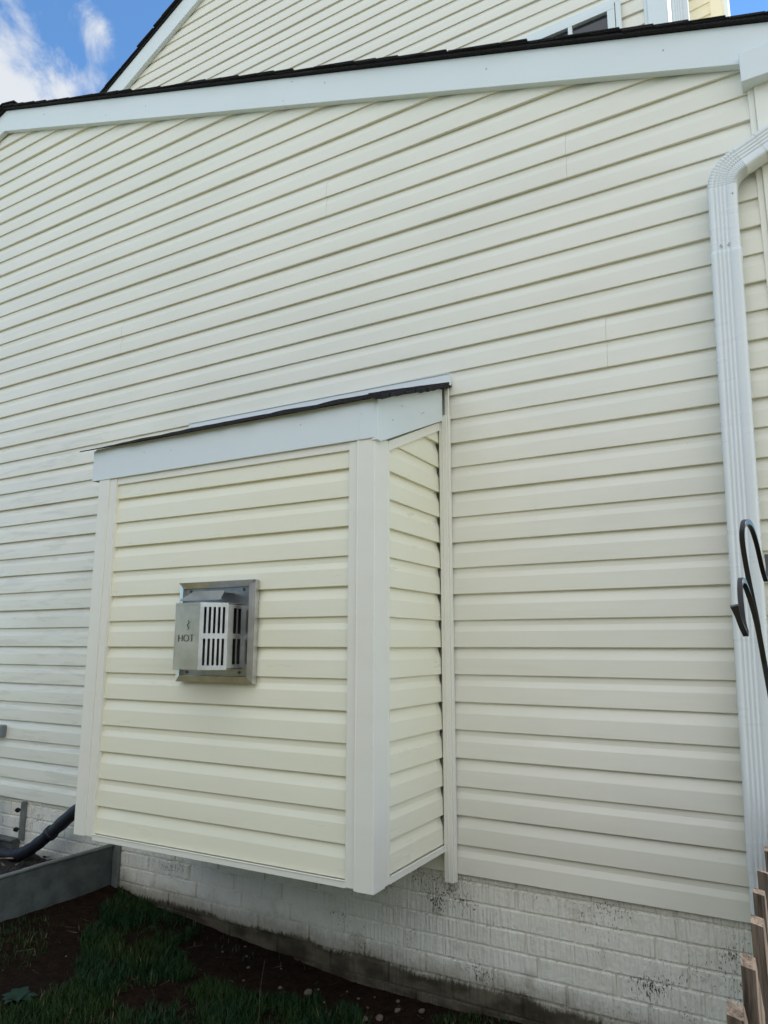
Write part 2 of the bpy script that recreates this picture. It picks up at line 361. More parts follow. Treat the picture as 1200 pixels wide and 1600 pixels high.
# body behind the siding (keeps light out)
m = MB(); m.prism([(-10.3, 0.0), (0.10, 0.0), (0.10, 3.19), (RX, 4.93), (-10.3, 3.2)], 0.022, 9.0, 'y')
hp(m.build('wall', M['siding_far'], house))
m = siding(lambda s, o, z: (0.122 + o, s, z), 0.105, 9.0, 0, 28, [(3.1, 4), (5.2, 10), (2.2, 16), (6.4, 20)], 0.0012, 50.0, 0.6)
hp(m.build('eave_side_siding', M['siding'], house, fixn=False))
# right hand corner post and rake boards
m = MB(); m.box(0.005, 0.118, -0.016, 0.10, -0.03, 3.12); m.box(-0.018, 0.005, -0.006, 0.02, -0.03, 3.12)
hp(m.build('corner_post', M['trim_cream'], house, bevel=0.003))
def rake_z(x): return RZ - SLOPE * abs(x - RX)
def rakeboard(xa, xb, off=0.0, h=0.178, slant=-0.03):
    m = MB(); ys = (-0.036 - off, -0.0005); vs = []
    for y in ys:
        for (x, top) in ((xa, 0), (xb, 0), (xb, 1), (xa, 1)):
            xx = x + (-slant * 0.5 if top else slant * 0.5) if x not in (RX, 0.30, -10.6) else x
            vs.append((xx, y, rake_z(xx) + (h if top else -off)))
    m.add(vs, [(0, 1, 2, 3), (4, 7, 6, 5), (0, 4, 5, 1), (3, 2, 6, 7), (0, 3, 7, 4), (1, 5, 6, 2)]); return m
segs = [(-10.6, RX, 0.0), (RX, -4.56, 0.0), (-4.60, -2.315, 0.0015), (-2.335, 0.30, 0.0)]
mR = MB(); mL = MB()
for a, b, o in segs:
    q = rakeboard(a, b, o); (mL if b <= RX else mR).add(q.v, q.f)
for (x, dz) in ((-1.10, 0.10), (-0.31, 0.10), (-2.05, 0.12), (-2.28, 0.15), (-2.34, 0.03), (-3.5, 0.09), (-4.62, 0.11), (-3.9, 0.05)):
    z = rake_z(x) + dz; mR.prism([(x + 0.004 * math.cos(t), z + 0.004 * math.sin(t)) for t in [k * math.pi / 4 for k in range(8)]], -0.0385, -0.034, 'y', 1)
hp(mR.build('rake_board', [M['white'], M['steel']], house, bevel=0.002)); hp(mL.build('rake_board', M['white'], house, bevel=0.002))
m = MB(); m.box(-0.035, 0.32, -0.068, 0.02, 3.095, 3.225); hp(m.build('eave_return', M['white'], house, bevel=0.003))
# lower roof: deck, drip edge and lapped shingle courses with ragged ends
def shingle_roof(m, ax, az, bx, bz, y0, y1, n, thick=0.007, jag=0.012, up=0.0):
    """courses laid from the eave (b) to the ridge (a); their ends overhang at y0"""
    L = math.hypot(bx - ax, bz - az); d = V((ax - bx) / L, 0, (az - bz) / L); nn = V(-d.z, 0, d.x)
    if nn.z < 0: nn = -nn
    ex = L / n
    for i in range(n):
        s0 = i * ex; s1 = min(L, s0 + ex * 1.9); b = V(bx, 0, bz)
        p0 = b + d * s0 + nn * (thick + 0.006 + up); p1 = b + d * s1 + nn * (0.002 + up)
        ye = y0 - jag * random.random(); t = thick * random.uniform(0.8, 1.25)
        sag = random.uniform(-0.003, 0.002)
        q = []
        for y in (ye, y1):
            for p in (p0, p1):
                for h in (0, t): pp = p + nn * (h + (sag if y == ye else 0)); q.append((pp.x, y, pp.z))
        m.add(q, [(0, 2, 3, 1), (4, 5, 7, 6), (0, 1, 5, 4), (2, 6, 7, 3), (0, 4, 6, 2), (1, 3, 7, 5)])
EX, EZ = 0.34, rake_z(0.34) + 0.178
m = MB()
pk = rake_z(RX) + 0.178
m.prism([(RX, pk + 0.003), (EX, EZ + 0.003), (EX, EZ + 0.014), (RX, pk + 0.014), (-10.6, pk + 0.014 - SLOPE * 5.48), (-10.6, pk + 0.003 - SLOPE * 5.48)], -0.058, 9.2, 'y')
shingle_roof(m, RX, pk + 0.012, EX, EZ + 0.012, -0.064, 9.2, 40, 0.005, 0.014)
shingle_roof(m, RX, pk + 0.012, -10.6, pk + 0.012 - SLOPE * 5.48, -0.064, 9.2, 40, 0.005, 0.014)
m.prism([(RX - 0.16, pk - 0.01), (RX, pk + 0.032), (RX + 0.16, pk - 0.01), (RX + 0.16, pk + 0.0), (RX, pk + 0.040), (RX - 0.16, pk + 0.0)], -0.078, 9.2, 'y')
hp(m.build('roof', M['shingle'], house))
m = MB(); m.box(0.335, 0.46, -0.05, 9.0, EZ - 0.14, EZ - 0.02); hp(m.build('gutter', M['gutter_white'], house, bevel=0.01))

# brick foundation
def brick_wall():
    m = MB(); H = 0.0757; Lb = 0.2965; offs = {}
    zt = 0.0451; k = 0; starts = [0.02, 0.02, -0.055, 0.05, 0.10, -0.09, 0.03, 0.16, 0.07, -0.02]
    m.add([(-10.3, 0.0275, -0.75), (0.10, 0.0275, -0.75), (0.10, 0.0275, 0.05), (-10.3, 0.0275, 0.05)], [(0, 1, 2, 3)])
    for r in range(10):
        z1 = zt - r * H - 0.0025; z0 = zt - (r + 1) * H + 0.0025
        x = -10.3 + (starts[r] % Lb)
        while x < 0.09:
            x1 = min(x + Lb - 0.005, 0.098); j = random.uniform(-0.0012, 0.0012); e = 0.0045; y = 0.0200 + j; a = x
            jz = random.uniform(-0.0012, 0.0012)
            q = [(a, 0.0275, z0), (x1, 0.0275, z0), (x1, 0.0275, z1), (a, 0.0275, z1), (a + e, y, z0 + e + jz), (x1 - e, y, z0 + e - jz), (x1 - e, y, z1 - e + jz), (a + e, y, z1 - e - jz)]
            m.add(q, [(4, 5, 6, 7), (0, 1, 5, 4), (1, 2, 6, 5), (2, 3, 7, 6), (3, 0, 4, 7)])
            x += Lb
    return m
hp(brick_wall().build('brick_foundation', M['brick'], house, fixn=True))
m = MB(); m.box(-10.3, 0.098, 0.033, 9.0, -0.9, -0.0005); hp(m.build('foundation_core', M['brick'], house))

# upper storey
UY = 1.7
TU = lambda s, o, z: (s, UY - o, z)
US = 0.556; ux0, uz0 = -5.885, 6.912        # inner rake line
UPX = -2.3; UPZ = uz0 + US * (UPX - ux0)
nul = V(-US, 0, 1).normalized(); nur = V(US, 0, 1).normalized()
m = siding(TU, -7.4, -0.565, 26, 80, [(-3.3, 50), (-2.2, 46), (-4.6, 58), (-1.9, 54), (-3.9, 62)], 0.0009, 4.0, 0.5)
hp(m.build('upper_siding', M['siding_far'], house, clip=[(V(UPX, 0, UPZ + 0.06), nul), (V(UPX, 0, UPZ + 0.06), nur)], fixn=False))
UEX = -0.30
m = MB(); m.prism([(-7.4, 3.0), (-0.47, 3.0), (-0.47, UPZ - US * (-0.47 - UPX)), (UPX, UPZ), (-7.4, UPZ - US * (UPX + 7.4))], UY + 0.02, 4.6, 'y')
hp(m.build('upper_wall', M['siding_far'], house))
m = MB(); m.box(-0.575, -0.45, UY - 0.018, UY + 0.12, 3.2, 7.7); m.box(-0.600, -0.575, UY - 0.006, UY + 0.02, 3.2, 7.7)
hp(m.build('upper_corner_post', M['white'], house, bevel=0.003))
m = MB()
def uz(x): return UPZ - US * abs(x - UPX)
for (a, b) in ((-7.9, UPX), (UPX, 0.0)):
    vs = [(x, y, uz(x) + h) for y in (UY - 0.045, UY - 0.0005) for (x, h) in ((a, 0), (b, 0), (b, 0.235), (a, 0.235))]
    m.add(vs, [(0, 1, 2, 3), (4, 7, 6, 5), (0, 4, 5, 1), (3, 2, 6, 7), (0, 3, 7, 4), (1, 5, 6, 2)])
hp(m.build('upper_rake_board', M['white'], house, bevel=0.002))
m = MB()
m.prism([(-7.9, uz(-7.9) + 0.238), (UPX, UPZ + 0.238), (0.0, uz(0) + 0.238), (0.0, uz(0) + 0.258), (UPX, UPZ + 0.258), (-7.9, uz(-7.9) + 0.258)], UY - 0.06, 4.8, 'y')
shingle_roof(m, UPX, UPZ + 0.258, -7.9, uz(-7.9) + 0.258, UY - 0.075, 4.8, 46, 0.007, 0.016)
shingle_roof(m, UPX, UPZ + 0.258, 0.0, uz(0) + 0.258, UY - 0.075, 4.8, 20, 0.007, 0.016)
hp(m.build('upper_roof', M['shingle'], house))
# window in the upper wall
def window(x0, x1, z0, z1, y):
    w = empty('window', house); w.matrix_parent_inverse = house.matrix_world.inverted()
    m = MB()
    for (a, b, c, d) in ((x0, x1, z1 - 0.035, z1), (x0, x1, z0, z0 + 0.035), (x0, x0 + 0.035, z0 + 0.035, z1 - 0.035), (x1 - 0.035, x1, z0 + 0.035, z1 - 0.035)): m.box(a, b, y - 0.03, y, c, d)
    a0, a1, c0, c1 = x0 + 0.04, x1 - 0.04, z0 + 0.04, z1 - 0.04
    for (a, b, c, d) in ((a0, a1, c1 - 0.05, c1), (a0, a1, c0, c0 + 0.05), (a0, a0 + 0.05, c0 + 0.05, c1 - 0.05), (a1 - 0.05, a1, c0 + 0.05, c1 - 0.05), ((a0 + a1) / 2 + 0.09, (a0 + a1) / 2 + 0.12, c0 + 0.05, c1 - 0.05)): m.box(a, b, y - 0.042, y - 0.002, c, d)
    m.build('frame', M['white'], w, bevel=0.003)
    m = MB(); m.box(a0 + 0.05, a1 - 0.05, y - 0.014, y - 0.008, c0 + 0.05, c1 - 0.05); m.build('pane', M['glass'], w)
    return w
window(-1.66, -0.745, 4.25, 5.395, UY - 0.018)
# cream wing behind the right edge of the upper wall
m = MB(); wd = V(0.989, -0.146, 0); p0 = V(-1.02, 3.11, 0)
def TV(s, o, z): q = p0 + wd * s + V(-0.146, -0.989, 0) * o; return (q.x, q.y, z)
m = siding(TV, 0.0, 0.87, 26, 72, [], 0.001, 9.0, 0.3)
hp(m.build('side_wing_siding', M['wing'], house, fixn=False))
m = MB(); Tm = Matrix.Translation(p0) @ Matrix.Rotation(math.atan2(-0.146, 0.989), 4, 'Z')
e0 = Tm @ V(0, 0.02, 0); e1 = Tm @ V(0.92, 0.02, 0); m.prism([(e0.x, e0.y), (e1.x, e1.y), (e1.x - 0.5, e1.y + 3.0), (e0.x, e0.y + 3.0)], 2.9, 8.2, 'z'); hp(m.build('side_wing_wall', M['wing'], house))
m = MB(); m.box(0.785, 0.885, -0.012, 0.019, 2.9, 8.2, 0, Tm); hp(m.build('side_wing_trim', M['wing'], house, bevel=0.002))
m = MB(); m.box(0.887, 0.925, -0.03, 0.03, 2.9, 8.2, 0, Tm); hp(m.build('side_wing_corner', M['white'], house, bevel=0.003))

# ---------------------------------------------------------------- bump-out (fireplace box)
XB, YB = -1.372537, -0.6170521
bo = empty('bump_out', house); bo.matrix_parent_inverse = house.matrix_world.inverted(); bo.location = (XB, YB, 0); bo.rotation_euler = (0, 0, 0.017)
W_ = 1.507
TF = lambda s, o, z: (s, -o, z)
m = siding(TF, -W_ + 0.10, -0.103, 1, 16, [], 0.0011, 20.0, 0.12)
m.build('front_siding', M['siding_new_bounce'], bo, clip=[(V(0, 0, 0.112), V(0, 0, -1)), (V(0, 0, 1.70), V(0, 0, 1))], fixn=False)
TS = lambda s, o, z: (o, s, z)
sl = (1.891 - 1.683) / (0.586 - 0.110)
m = siding(TS, 0.105, 0.592, 1, 18, [], 0.0012, 31.0, 0.024, 0.0035)
m.build('side_siding', M['siding_new_bounce'], bo, clip=[(V(0, 0, 0.112), V(0, 0, -1)), (V(0, 0.11, 1.715), V(0, -sl, 1).normalized())], fixn=False)
TL_ = lambda s, o, z: (-W_ - o, s, z)
m = siding(TL_, 0.09, 0.592, 1, 18, [], 0.001, 37.0, 0.3)
m.build('side_siding', M['siding_new_bounce'], bo, clip=[(V(0, 0, 0.112), V(0, 0, -1)), (V(0, 0.11, 1.715), V(0, -sl, 1).normalized())], fixn=False)
m = MB(); m.prism([(0.02, 0.1), (0.60, 0.1), (0.60, 2.08), (0.02, 1.86)], -W_ + 0.02, -0.020, 'x'); m.build('core', M['trim_cream'], bo)
# corner posts
m = MB(); m.box(-0.066, 0.010, -0.016, 0.068, 0.084, 1.705); m.box(-0.108, -0.066, -0.0105, 0.02, 0.090, 1.70); m.box(-0.02, 0.0055, 0.068, 0.112, 0.086, 1.715)
m.box(-0.070, -0.063, -0.0175, -0.01, 0.086, 1.70); m.box(0.0, 0.008, 0.098, 0.103, 0.086, 1.71)
m.build('corner_post', M['trim_cream'], bo, bevel=0.003)
m = MB(); m.box(-W_ - 0.010, -W_ + 0.060, -0.016, 0.068, 0.100, 1.705); m.box(-W_ + 0.060, -W_ + 0.108, -0.0115, 0.02, 0.102, 1.70); m.box(-W_ - 0.006, -W_ + 0.02, 0.068, 0.11, 0.10, 1.70)
m.box(-W_ + 0.057, -W_ + 0.061, -0.0175, -0.01, 0.101, 1.70); m.box(-W_ + 0.104, -W_ + 0.1085, -0.0150, -0.01, 0.102, 1.70)
m.build('corner_post', M['trim_cream'], bo, bevel=0.003)
# starter / J trims
m = MB()
m.box(-W_ + 0.105, -0.105, -0.011, 0.015, 0.088, 0.110); m.box(-W_ + 0.105, -0.105, -0.014, -0.0085, 0.110, 0.114)
m.box(-0.01, 0.0075, 0.108, 0.60, 0.086, 0.108); m.box(0.003, 0.0095, 0.108, 0.60, 0.108, 0.111)
m.box(-W_ - 0.0075, -W_ + 0.01, 0.108, 0.60, 0.088, 0.110)
m.box(-W_ + 0.02, -0.02, 0.015, 0.60, 0.094, 0.104)
m.build('bottom_trim', M['trim_cream'], bo, bevel=0.0015)
m = MB(); m.box(-W_ + 0.108, -0.108, -0.008, 0.01, 1.668, 1.70); m.build('top_trim', M['trim_cream'], bo, bevel=0.0015)
m = MB(); m.prism([(0.10, 1.676), (0.60, 1.676 + sl * 0.5), (0.60, 1.716 + sl * 0.5), (0.10, 1.716)], -0.01, 0.0085, 'x'); m.build('top_trim', M['trim_cream'], bo, bevel=0.0015)
# fascia boards
m = MB(); m.box(-W_ - 0.045, -0.052, -0.020, 0.0, 1.700, 1.857); m.box(-0.055, 0.0125, -0.0225, 0.0, 1.699, 1.856)
m.box(-W_ - 0.062, -W_ - 0.045, -0.017, 0.04, 1.702, 1.852)
for (x, z) in ((-0.045, 1.80), (-0.335, 1.80), (-1.05, 1.79), (-1.22, 1.80)): m.prism([(x + 0.0025 * math.cos(t), z + 0.0025 * math.sin(t)) for t in [k * math.pi / 3 for k in range(6)]], -0.0228, -0.019, 'y', 1)
m.build('fascia', [M['white'], M['steel']], bo, bevel=0.002)
m = MB(); m.prism([(-0.021, 1.690), (0.01, 1.690), (0.578, 1.930), (0.578, 2.085), (-0.021, 1.850)], 0.0, 0.0245, 'x')
for (y, z) in ((0.18, 1.88), (0.36, 1.90), (0.38, 1.91), (0.10, 1.80)): m.prism([(y + 0.0025 * math.cos(t), z + 0.0025 * math.sin(t)) for t in [k * math.pi / 3 for k in range(6)]], 0.0235, 0.0275, 'x', 1)
m.build('side_fascia', [M['white'], M['steel']], bo, bevel=0.002)
m = MB(); m.prism([(-0.019, 1.70), (0.01, 1.70), (0.598, 1.936), (0.598, 2.095), (-0.019, 1.85)], -W_ - 0.045, -W_ - 0.02, 'x'); m.build('side_fascia', M['white'], bo, bevel=0.002)
# small shed roof with ragged shingle edge
m = MB(); rsl = (2.100 - 1.857) / 0.62
def rz_(y): return 1.857 + rsl * (y + 0.02)
N = 44; xa, xb = -W_ - 0.135, 0.055
ft = []; fb = []; bt = []; bb_ = []
for i in range(N + 1):
    x = xa + (xb - xa) * i / N
    t = i / N; wob = 0.005 * n1(x * 9, 3.0) + 0.003 * n1(x * 31, 8.0)
    th = 0.008 + 0.010 * min(1, max(0, t - 0.02) * 2.2) + 0.004 * n1(x * 7, 1.0)
    ye = -0.045 + 0.006 * n1(x * 14, 6.0); z = rz_(ye) + wob * 0.6 + 0.002
    fb.append((x, ye, z)); ft.append((x, ye + 0.004, z + th)); bb_.append((x, 0.60, rz_(0.60))); bt.append((x, 0.60, rz_(0.60) + 0.018))
vs = fb + ft + bb_ + bt; K = N + 1; fs = []
for i in range(N): fs += [(i, i + 1, K + i + 1, K + i), (K + i, K + i + 1, 3 * K + i + 1, 3 * K + i), (i, 2 * K + i, 2 * K + i + 1, i + 1)]
fs += [(0, K, 3 * K, 2 * K), (N, 2 * K + N, 3 * K + N, K + N)]
m.add(vs, fs)
# rake edge of the little roof: crumpled layered shingle ends
for i in range(12):
    y = -0.05 + i * 0.056; z = rz_(y); xr = 0.064 + random.uniform(-0.008, 0.008)
    vs = [(0.0, y, z + 0.004), (xr, y, z - random.uniform(0.006, 0.014)), (xr, y + 0.07, rz_(y + 0.07) - random.uniform(0.003, 0.010)), (0.0, y + 0.07, rz_(y + 0.07) + 0.004)]
    h = random.uniform(0.013, 0.020); vs += [(a, b, c + h) for a, b, c in vs]
    m.add(vs, [(0, 1, 2, 3), (4, 7, 6, 5), (0, 4, 5, 1), (1, 5, 6, 2), (2, 6, 7, 3), (3, 7, 4, 0)])
m.build('roof', M['shingle'], bo)
m = MB(); m.box(-W_ - 0.045, 0.058, 0.590, 0.61, 2.100, 2.154); m.box(-W_ - 0.045, 0.058, 0.586, 0.60, 2.154, 2.158)
m.build('flashing', M['gutter_white'], bo, bevel=0.001)
# inside-corner channel where the bump-out meets the wall
m = MB(); m.box(0.004, 0.043, 0.581, 0.612, -0.030, 1.957); m.box(0.043, 0.050, 0.588, 0.612, -0.028, 1.957); m.box(0.022, 0.026, 0.578, 0.585, -0.028, 1.945)
m.box(0.028, 0.047, 0.594, 0.61, 1.957, 2.10)
m.build('corner_channel', M['trim_cream'], bo, bevel=0.004)

# ---------------------------------------------------------------- direct vent cap on the bump-out
vent = thing('wall_vent', 'stainless steel fireplace vent cap with slotted sides and the word HOT on bump-out', 'vent', (0, 0, 0))
vent.matrix_world = Matrix.Translation(V(XB, YB, 0)) @ Matrix.Rotation(0.017, 4, 'Z') @ Matrix.Translation(V(-0.7385, -0.0, 0.9775))
m = MB(); m.box(-0.181, 0.181, -0.016, -0.004, -0.181, 0.181); m.build('back_plate', M['steel'], vent)
m = MB(); A_, B_ = 0.205, 0.179
for q in range(4):
    a = q * math.pi / 2; Rm = Matrix.Rotation(a, 4, 'Y')
    fo, fi = ((-0.036, -0.026) if q == 0 else (-0.026, -0.034)); vs = [V(-A_, -0.004, A_), V(A_, -0.004, A_), V(B_, -0.010, B_), V(-B_, -0.010, B_), V(-A_, fo, A_), V(A_, fo, A_), V(B_, fi, B_), V(-B_, fi, B_)]
    m.add([Rm @ p for p in vs], [(0, 1, 5, 4), (4, 5, 6, 7), (7, 6, 2, 3), (0, 3, 2, 1), (0, 4, 7, 3), (1, 2, 6, 5)])
m.build('trim_frame', M['steel_bright'], vent, bevel=0.0008)
for (x, z) in ((-0.150, 0.168), (0.137, 0.168), (-0.152, -0.166), (0.128, -0.163)):
    m = MB(); m.prism([(x + 0.006 * math.cos(t), z + 0.006 * math.sin(t)) for t in [k * math.pi / 5 for k in range(10)]], -0.0195, -0.016, 'y'); m.build('screw', M['emboss'], vent)
# cap: front panel, angled slotted panels, side panels
ZT, ZB = 0.107, -0.148
plan = [(-0.140, -0.016), (-0.140, -0.108), (-0.064, -0.185), (0.064, -0.185), (0.140, -0.108), (0.140, -0.016)]
def panel(m, p, q, z0, z1, slots, t=0.0015, rows=((0.06, 0.46), (0.54, 0.94))):
    """sheet between plan points p and q, cut with vertical slots (start, end as fractions)"""
    p = V(p[0], p[1], 0); q = V(q[0], q[1], 0); d = q - p; nrm = V(d.y, -d.x, 0).normalized()
    xs = [0.0] + [v for s in slots for v in s] + [1.0]; H = z1 - z0
    zs = [0, rows[0][0], rows[0][1], rows[1][0], rows[1][1], 1] if slots else [0, 1]
    for i in range(len(xs) - 1):
        for j in range(len(zs) - 1):
            if slots and i % 2 == 1 and j in (1, 3): continue
            a, b = xs[i], xs[i + 1]; c0, c1 = z0 + H * zs[j], z0 + H * zs[j + 1]
            vs = [(p + d * u + nrm * o).to_tuple()[:2] + (z,) for o in (0, -t) for (u, z) in ((a, c0), (b, c0), (b, c1), (a, c1))]
            m.add(vs, [(0, 1, 2, 3), (7, 6, 5, 4), (0, 4, 5, 1), (1, 5, 6, 2), (2, 6, 7, 3), (3, 7, 4, 0)])
m = MB(); panel(m, plan[2], plan[3], ZB, ZT, []); m.box(-0.064, 0.064, -0.1885, -0.185, ZT - 0.006, ZT); m.box(-0.064, 0.064, -0.1885, -0.185, ZB, ZB + 0.006)
m.build('front_panel', M['steel_warm_reflect'], vent)
sl5 = [(0.14 + k * 0.165, 0.14 + k * 0.165 + 0.088) for k in range(5)]
sl2 = [(0.34, 0.54), (0.64, 0.84)]
for sgn in (1, -1):
    m = MB(); a, b, c = [(sgn * x, y) for x, y in plan[3:6]]
    panel(m, a, b, ZB, ZT, sl5); panel(m, b, c, ZB + 0.003, ZT - 0.003, sl2); m.build('slotted_side', M['steel_bright'], vent)
    m = MB()                         # inner louvre blades behind the slots
    for k in range(6):
        u = 0.06 + k * 0.17; px = sgn * (0.058 + 0.07 * u); py = -0.172 + 0.074 * u
        m.box(px - 0.0006, px + 0.0006, py - 0.0, py + 0.028, ZB + 0.004, ZT - 0.004)
    m.build('louvre', M['steel_bright'], vent)
def plate(z, t):
    m = MB(); m.prism(plan, z, z + t, 'z'); return m
for zq in (ZT, ZB - 0.002): plate(zq, 0.002).build('cap_plate', M['steel_bright'], vent)
m = MB(); m.prism([(x * 0.66, y * 0.66 if y < -0.02 else y) for x, y in plan], ZB + 0.004, ZT - 0.004, 'z'); m.build('inner_box', M['inside'], vent)
m = MB(); dz = 0.0
vs = [(-0.085, -0.070, 0.163), (0.085, -0.070, 0.163), (0.108, -0.118, 0.128), (-0.108, -0.118, 0.128)]
vs2 = [(x, y, z - 0.002) for x, y, z in vs]; m.add(vs + vs2, [(0, 1, 2, 3), (7, 6, 5, 4), (0, 4, 5, 1), (1, 5, 6, 2), (2, 6, 7, 3), (3, 7, 4, 0)])
m.box(-0.085, 0.085, -0.071, -0.016, 0.154, 0.160); m.box(-0.108, 0.108, -0.1195, -0.117, 0.122, 0.129)
m.build('rain_shield', M['steel_bright'], vent)
def text_mesh(s, size, ext, name, mat, parent, loc, rot):
    c = bpy.data.curves.new(name, 'FONT'); c.body = s; c.size = size; c.extrude = ext; c.align_x = 'CENTER'; c.align_y = 'CENTER'; c.offset = -0.0008
    t = bpy.data.objects.new(name + '_tmp', c); COL.objects.link(t); bpy.context.view_layer.update()
    me = bpy.data.meshes.new_from_object(t.evaluated_get(bpy.context.evaluated_depsgraph_get())); bpy.data.objects.remove(t)
    me.materials.clear(); me.materials.append(mat); o = bpy.data.objects.new(name, me); COL.objects.link(o); o.parent = parent; o.location = loc; o.rotation_euler = rot; return o
text_mesh('HOT', 0.040, 0.0008, 'lettering', M['emboss'], vent, (-0.004, -0.1862, -0.030), (R(90), 0, 0))
m = MB()
zz = [(0.000, 0.036), (0.006, 0.028), (-0.004, 0.018), (0.005, 0.008), (0.0, 0.000)]
m.tube([(x + 0.004, -0.1858, z + 0.004) for x, z in zz], 0.0016, 6); m.build('heat_mark', M['emboss'], vent)

# ---------------------------------------------------------------- downspouts
def ds_profile(wd=0.105, dp=0.075, rib=0.0045, r=0.012):
    pts = []
    def arc(cx, cy, a0): return [(cx + r * math.cos(R(a0 + k * 22.5)), cy + r * math.sin(R(a0 + k * 22.5))) for k in range(5)]
    hw, hd = wd / 2, dp / 2
    pts += arc(-hw + r, -hd + r, 180)                      # front left corner, front is -y
    x0, x1 = -hw + r + 0.004, hw - r - 0.020; nr = 4
    for i in range(nr * 6 + 1):
        t = i / (nr * 6); x = x0 + (x1 - x0) * t
        pts.append((x, -hd + rib * (0.5 - 0.5 * math.cos(2 * math.pi * nr * t))))
    pts += arc(hw - r, -hd + r, 270); pts += arc(hw - r, hd - r, 0); pts += arc(-hw + r, hd - r, 90)
    return pts
def sweep(m, path, prof_fn, yc):
    """path: (x, z, tangent angle from vertical towards +x, scale)"""
    rings = []
    for (x, z, a, sc) in path:
        pr = prof_fn(sc); c, s = math.cos(a), math.sin(a)
        rings.append([(x + p * c, yc + q, z - p * s) for p, q in pr])
    nn = len(rings[0]); vs = [p for r in rings for p in r]; fs = []
    for i in range(len(rings) - 1):
        for k in range(nn): fs.append((i * nn + k, i * nn + (k + 1) % nn, (i + 1) * nn + (k + 1) % nn, (i + 1) * nn + k))
    m.add(vs, fs)
def PF(sc): return [(a * sc, b * sc) for a, b in ds_profile()]
ds = thing('downspout', 'white ribbed aluminium downspout with elbow fixed to siding by the right corner', 'downspout', (-0.20, -0.06, -0.45))
def dp(o): o.matrix_parent_inverse = ds.matrix_world.inverted(); return o
bpy.context.view_layer.update()
cx = lambda z: -0.193 + 0.0565 * (z - 0.19) / 2.43
tilt = 0.0232; YC = -0.0575
m = MB(); sweep(m, [(cx(z), z, tilt, 1.0) for z in (0.185, 0.6, 1.2, 1.8, 2.36)] + [(cx(2.385), 2.385, tilt, 1.035), (cx(2.398), 2.398, tilt, 1.04), (cx(2.398), 2.3981, tilt, 0.98)], PF, YC); dp(m.build('pipe', M['gutter_white'], ds, smooth=True))
m = MB(); sweep(m, [(cx(z), z, tilt, 0.955) for z in (-0.40, 0.0, 0.20)], PF, YC); dp(m.build('lower_pipe', M['gutter_white'], ds, smooth=True))
path = [(cx(z), z, tilt, 0.965) for z in (2.38, 2.5, 2.60)]
z0 = 2.655; rad = 0.115; x0 = cx(z0)
turn = R(66); nb = 56
for i in range(nb + 1):
    a = tilt + (turn - tilt) * i / nb
    sc = 0.985 + (0.030 if i % 4 < 2 else -0.030)
    path.append((x0 + rad * (1 - math.cos(a)), z0 + rad * math.sin(a), a, sc))
ex_, ez_ = path[-1][0], path[-1][1]; dx, dz = math.sin(turn), math.cos(turn)
path += [(ex_ + dx * t, ez_ + dz * t, turn, 0.965) for t in (0.006, 0.05, 0.088)]
m = MB(); sweep(m, path, PF, YC)
for sx in (-0.012, 0.012): m.box(cx(2.41) + sx - 0.004, cx(2.41) + sx + 0.004, YC - 0.0395, YC - 0.036, 2.413, 2.416)
dp(m.build('elbow', M['gutter_white'], ds, smooth=True))
path = [(ex_ + dx * t, ez_ + dz * t, turn, 1.0) for t in (0.084, 0.2, 0.34)]
x2, z2 = path[-1][0], path[-1][1]
for i in range(1, 21):
    a = turn * (1 - i / 20); path.append((x2 + rad * (math.cos(a) - math.cos(turn)), z2 + rad * (math.sin(turn) - math.sin(a)), a, 1.0 + (0.012 if i % 4 < 2 else 0)))
path.append((path[-1][0], 3.12, 0, 1.0))
m = MB(); sweep(m, path, PF, YC); dp(m.build('upper_elbow', M['gutter_white'], ds, smooth=True))
for (rx_, rz0) in ((cx(2.41) - 0.014, 2.42), (cx(2.41) + 0.014, 2.42), (-0.100, 2.62)):
    m = MB(); m.tube([(rx_, YC - 0.0405, rz0), (rx_, YC - 0.032, rz0)], 0.0026, 8); dp(m.build('rivet', M['steel'], ds))
ds2 = thing('downspout', 'white downspout elbow on the upper storey corner above the black roof edge', 'downspout', (-0.37, 1.68, 3.6))
m = MB(); path = [(-0.372, z, 0, 1.0) for z in (3.4, 4.4, 5.30)]
for i in range(1, 25):
    a = R(60) * i / 24; path.append((-0.372 + 0.1 * (1 - math.cos(a)), 5.30 + 0.1 * math.sin(a), a, 1.0 + (0.02 if i % 4 < 2 else 0)))
path.append((path[-1][0] + 0.25, path[-1][1] + 0.144, R(60), 1.0)); sweep(m, path, PF, 1.70)
bpy.context.view_layer.update(); o = m.build('pipe', M['gutter_white'], ds2, smooth=True); o.matrix_parent_inverse = ds2.matrix_world.inverted()

# ---------------------------------------------------------------- window well and what is in it
well = thing('window_well', 'dark galvanised metal window well curving out from the painted brick base', 'window well', (-3.4, -0.3, -0.4))
bpy.context.view_layer.update()
def wp(o): o.matrix_parent_inverse = well.matrix_world.inverted(); return o
wpath = [(-3.39, 0.015), (-3.39, -0.2), (-3.39, -0.45), (-3.39, -0.66)]
for k in range(1, 13):
    a = R(90 * k / 12); wpath.append((-3.39 - 0.34 * (1 - math.cos(a)), -0.66 - 0.34 * math.sin(a)))
wpath += [(-4.0, -1.0), (-4.5, -1.0)]
for k in range(1, 13):
    a = R(90 * k / 12); wpath.append((-4.5 - 0.34 * math.sin(a), -0.66 - 0.34 * math.cos(a)))
wpath += [(-4.84, -0.3), (-4.84, 0.015)]
def dense(p, s=0.03):
    o = []
    for (a, b), (c, d) in zip(p, p[1:]):
        k = max(1, int(math.hypot(c - a, d - b) / s))
        o += [(a + (c - a) * i / k, b + (d - b) * i / k) for i in range(k)]
    return o + [p[-1]]
wd_ = dense(wpath)
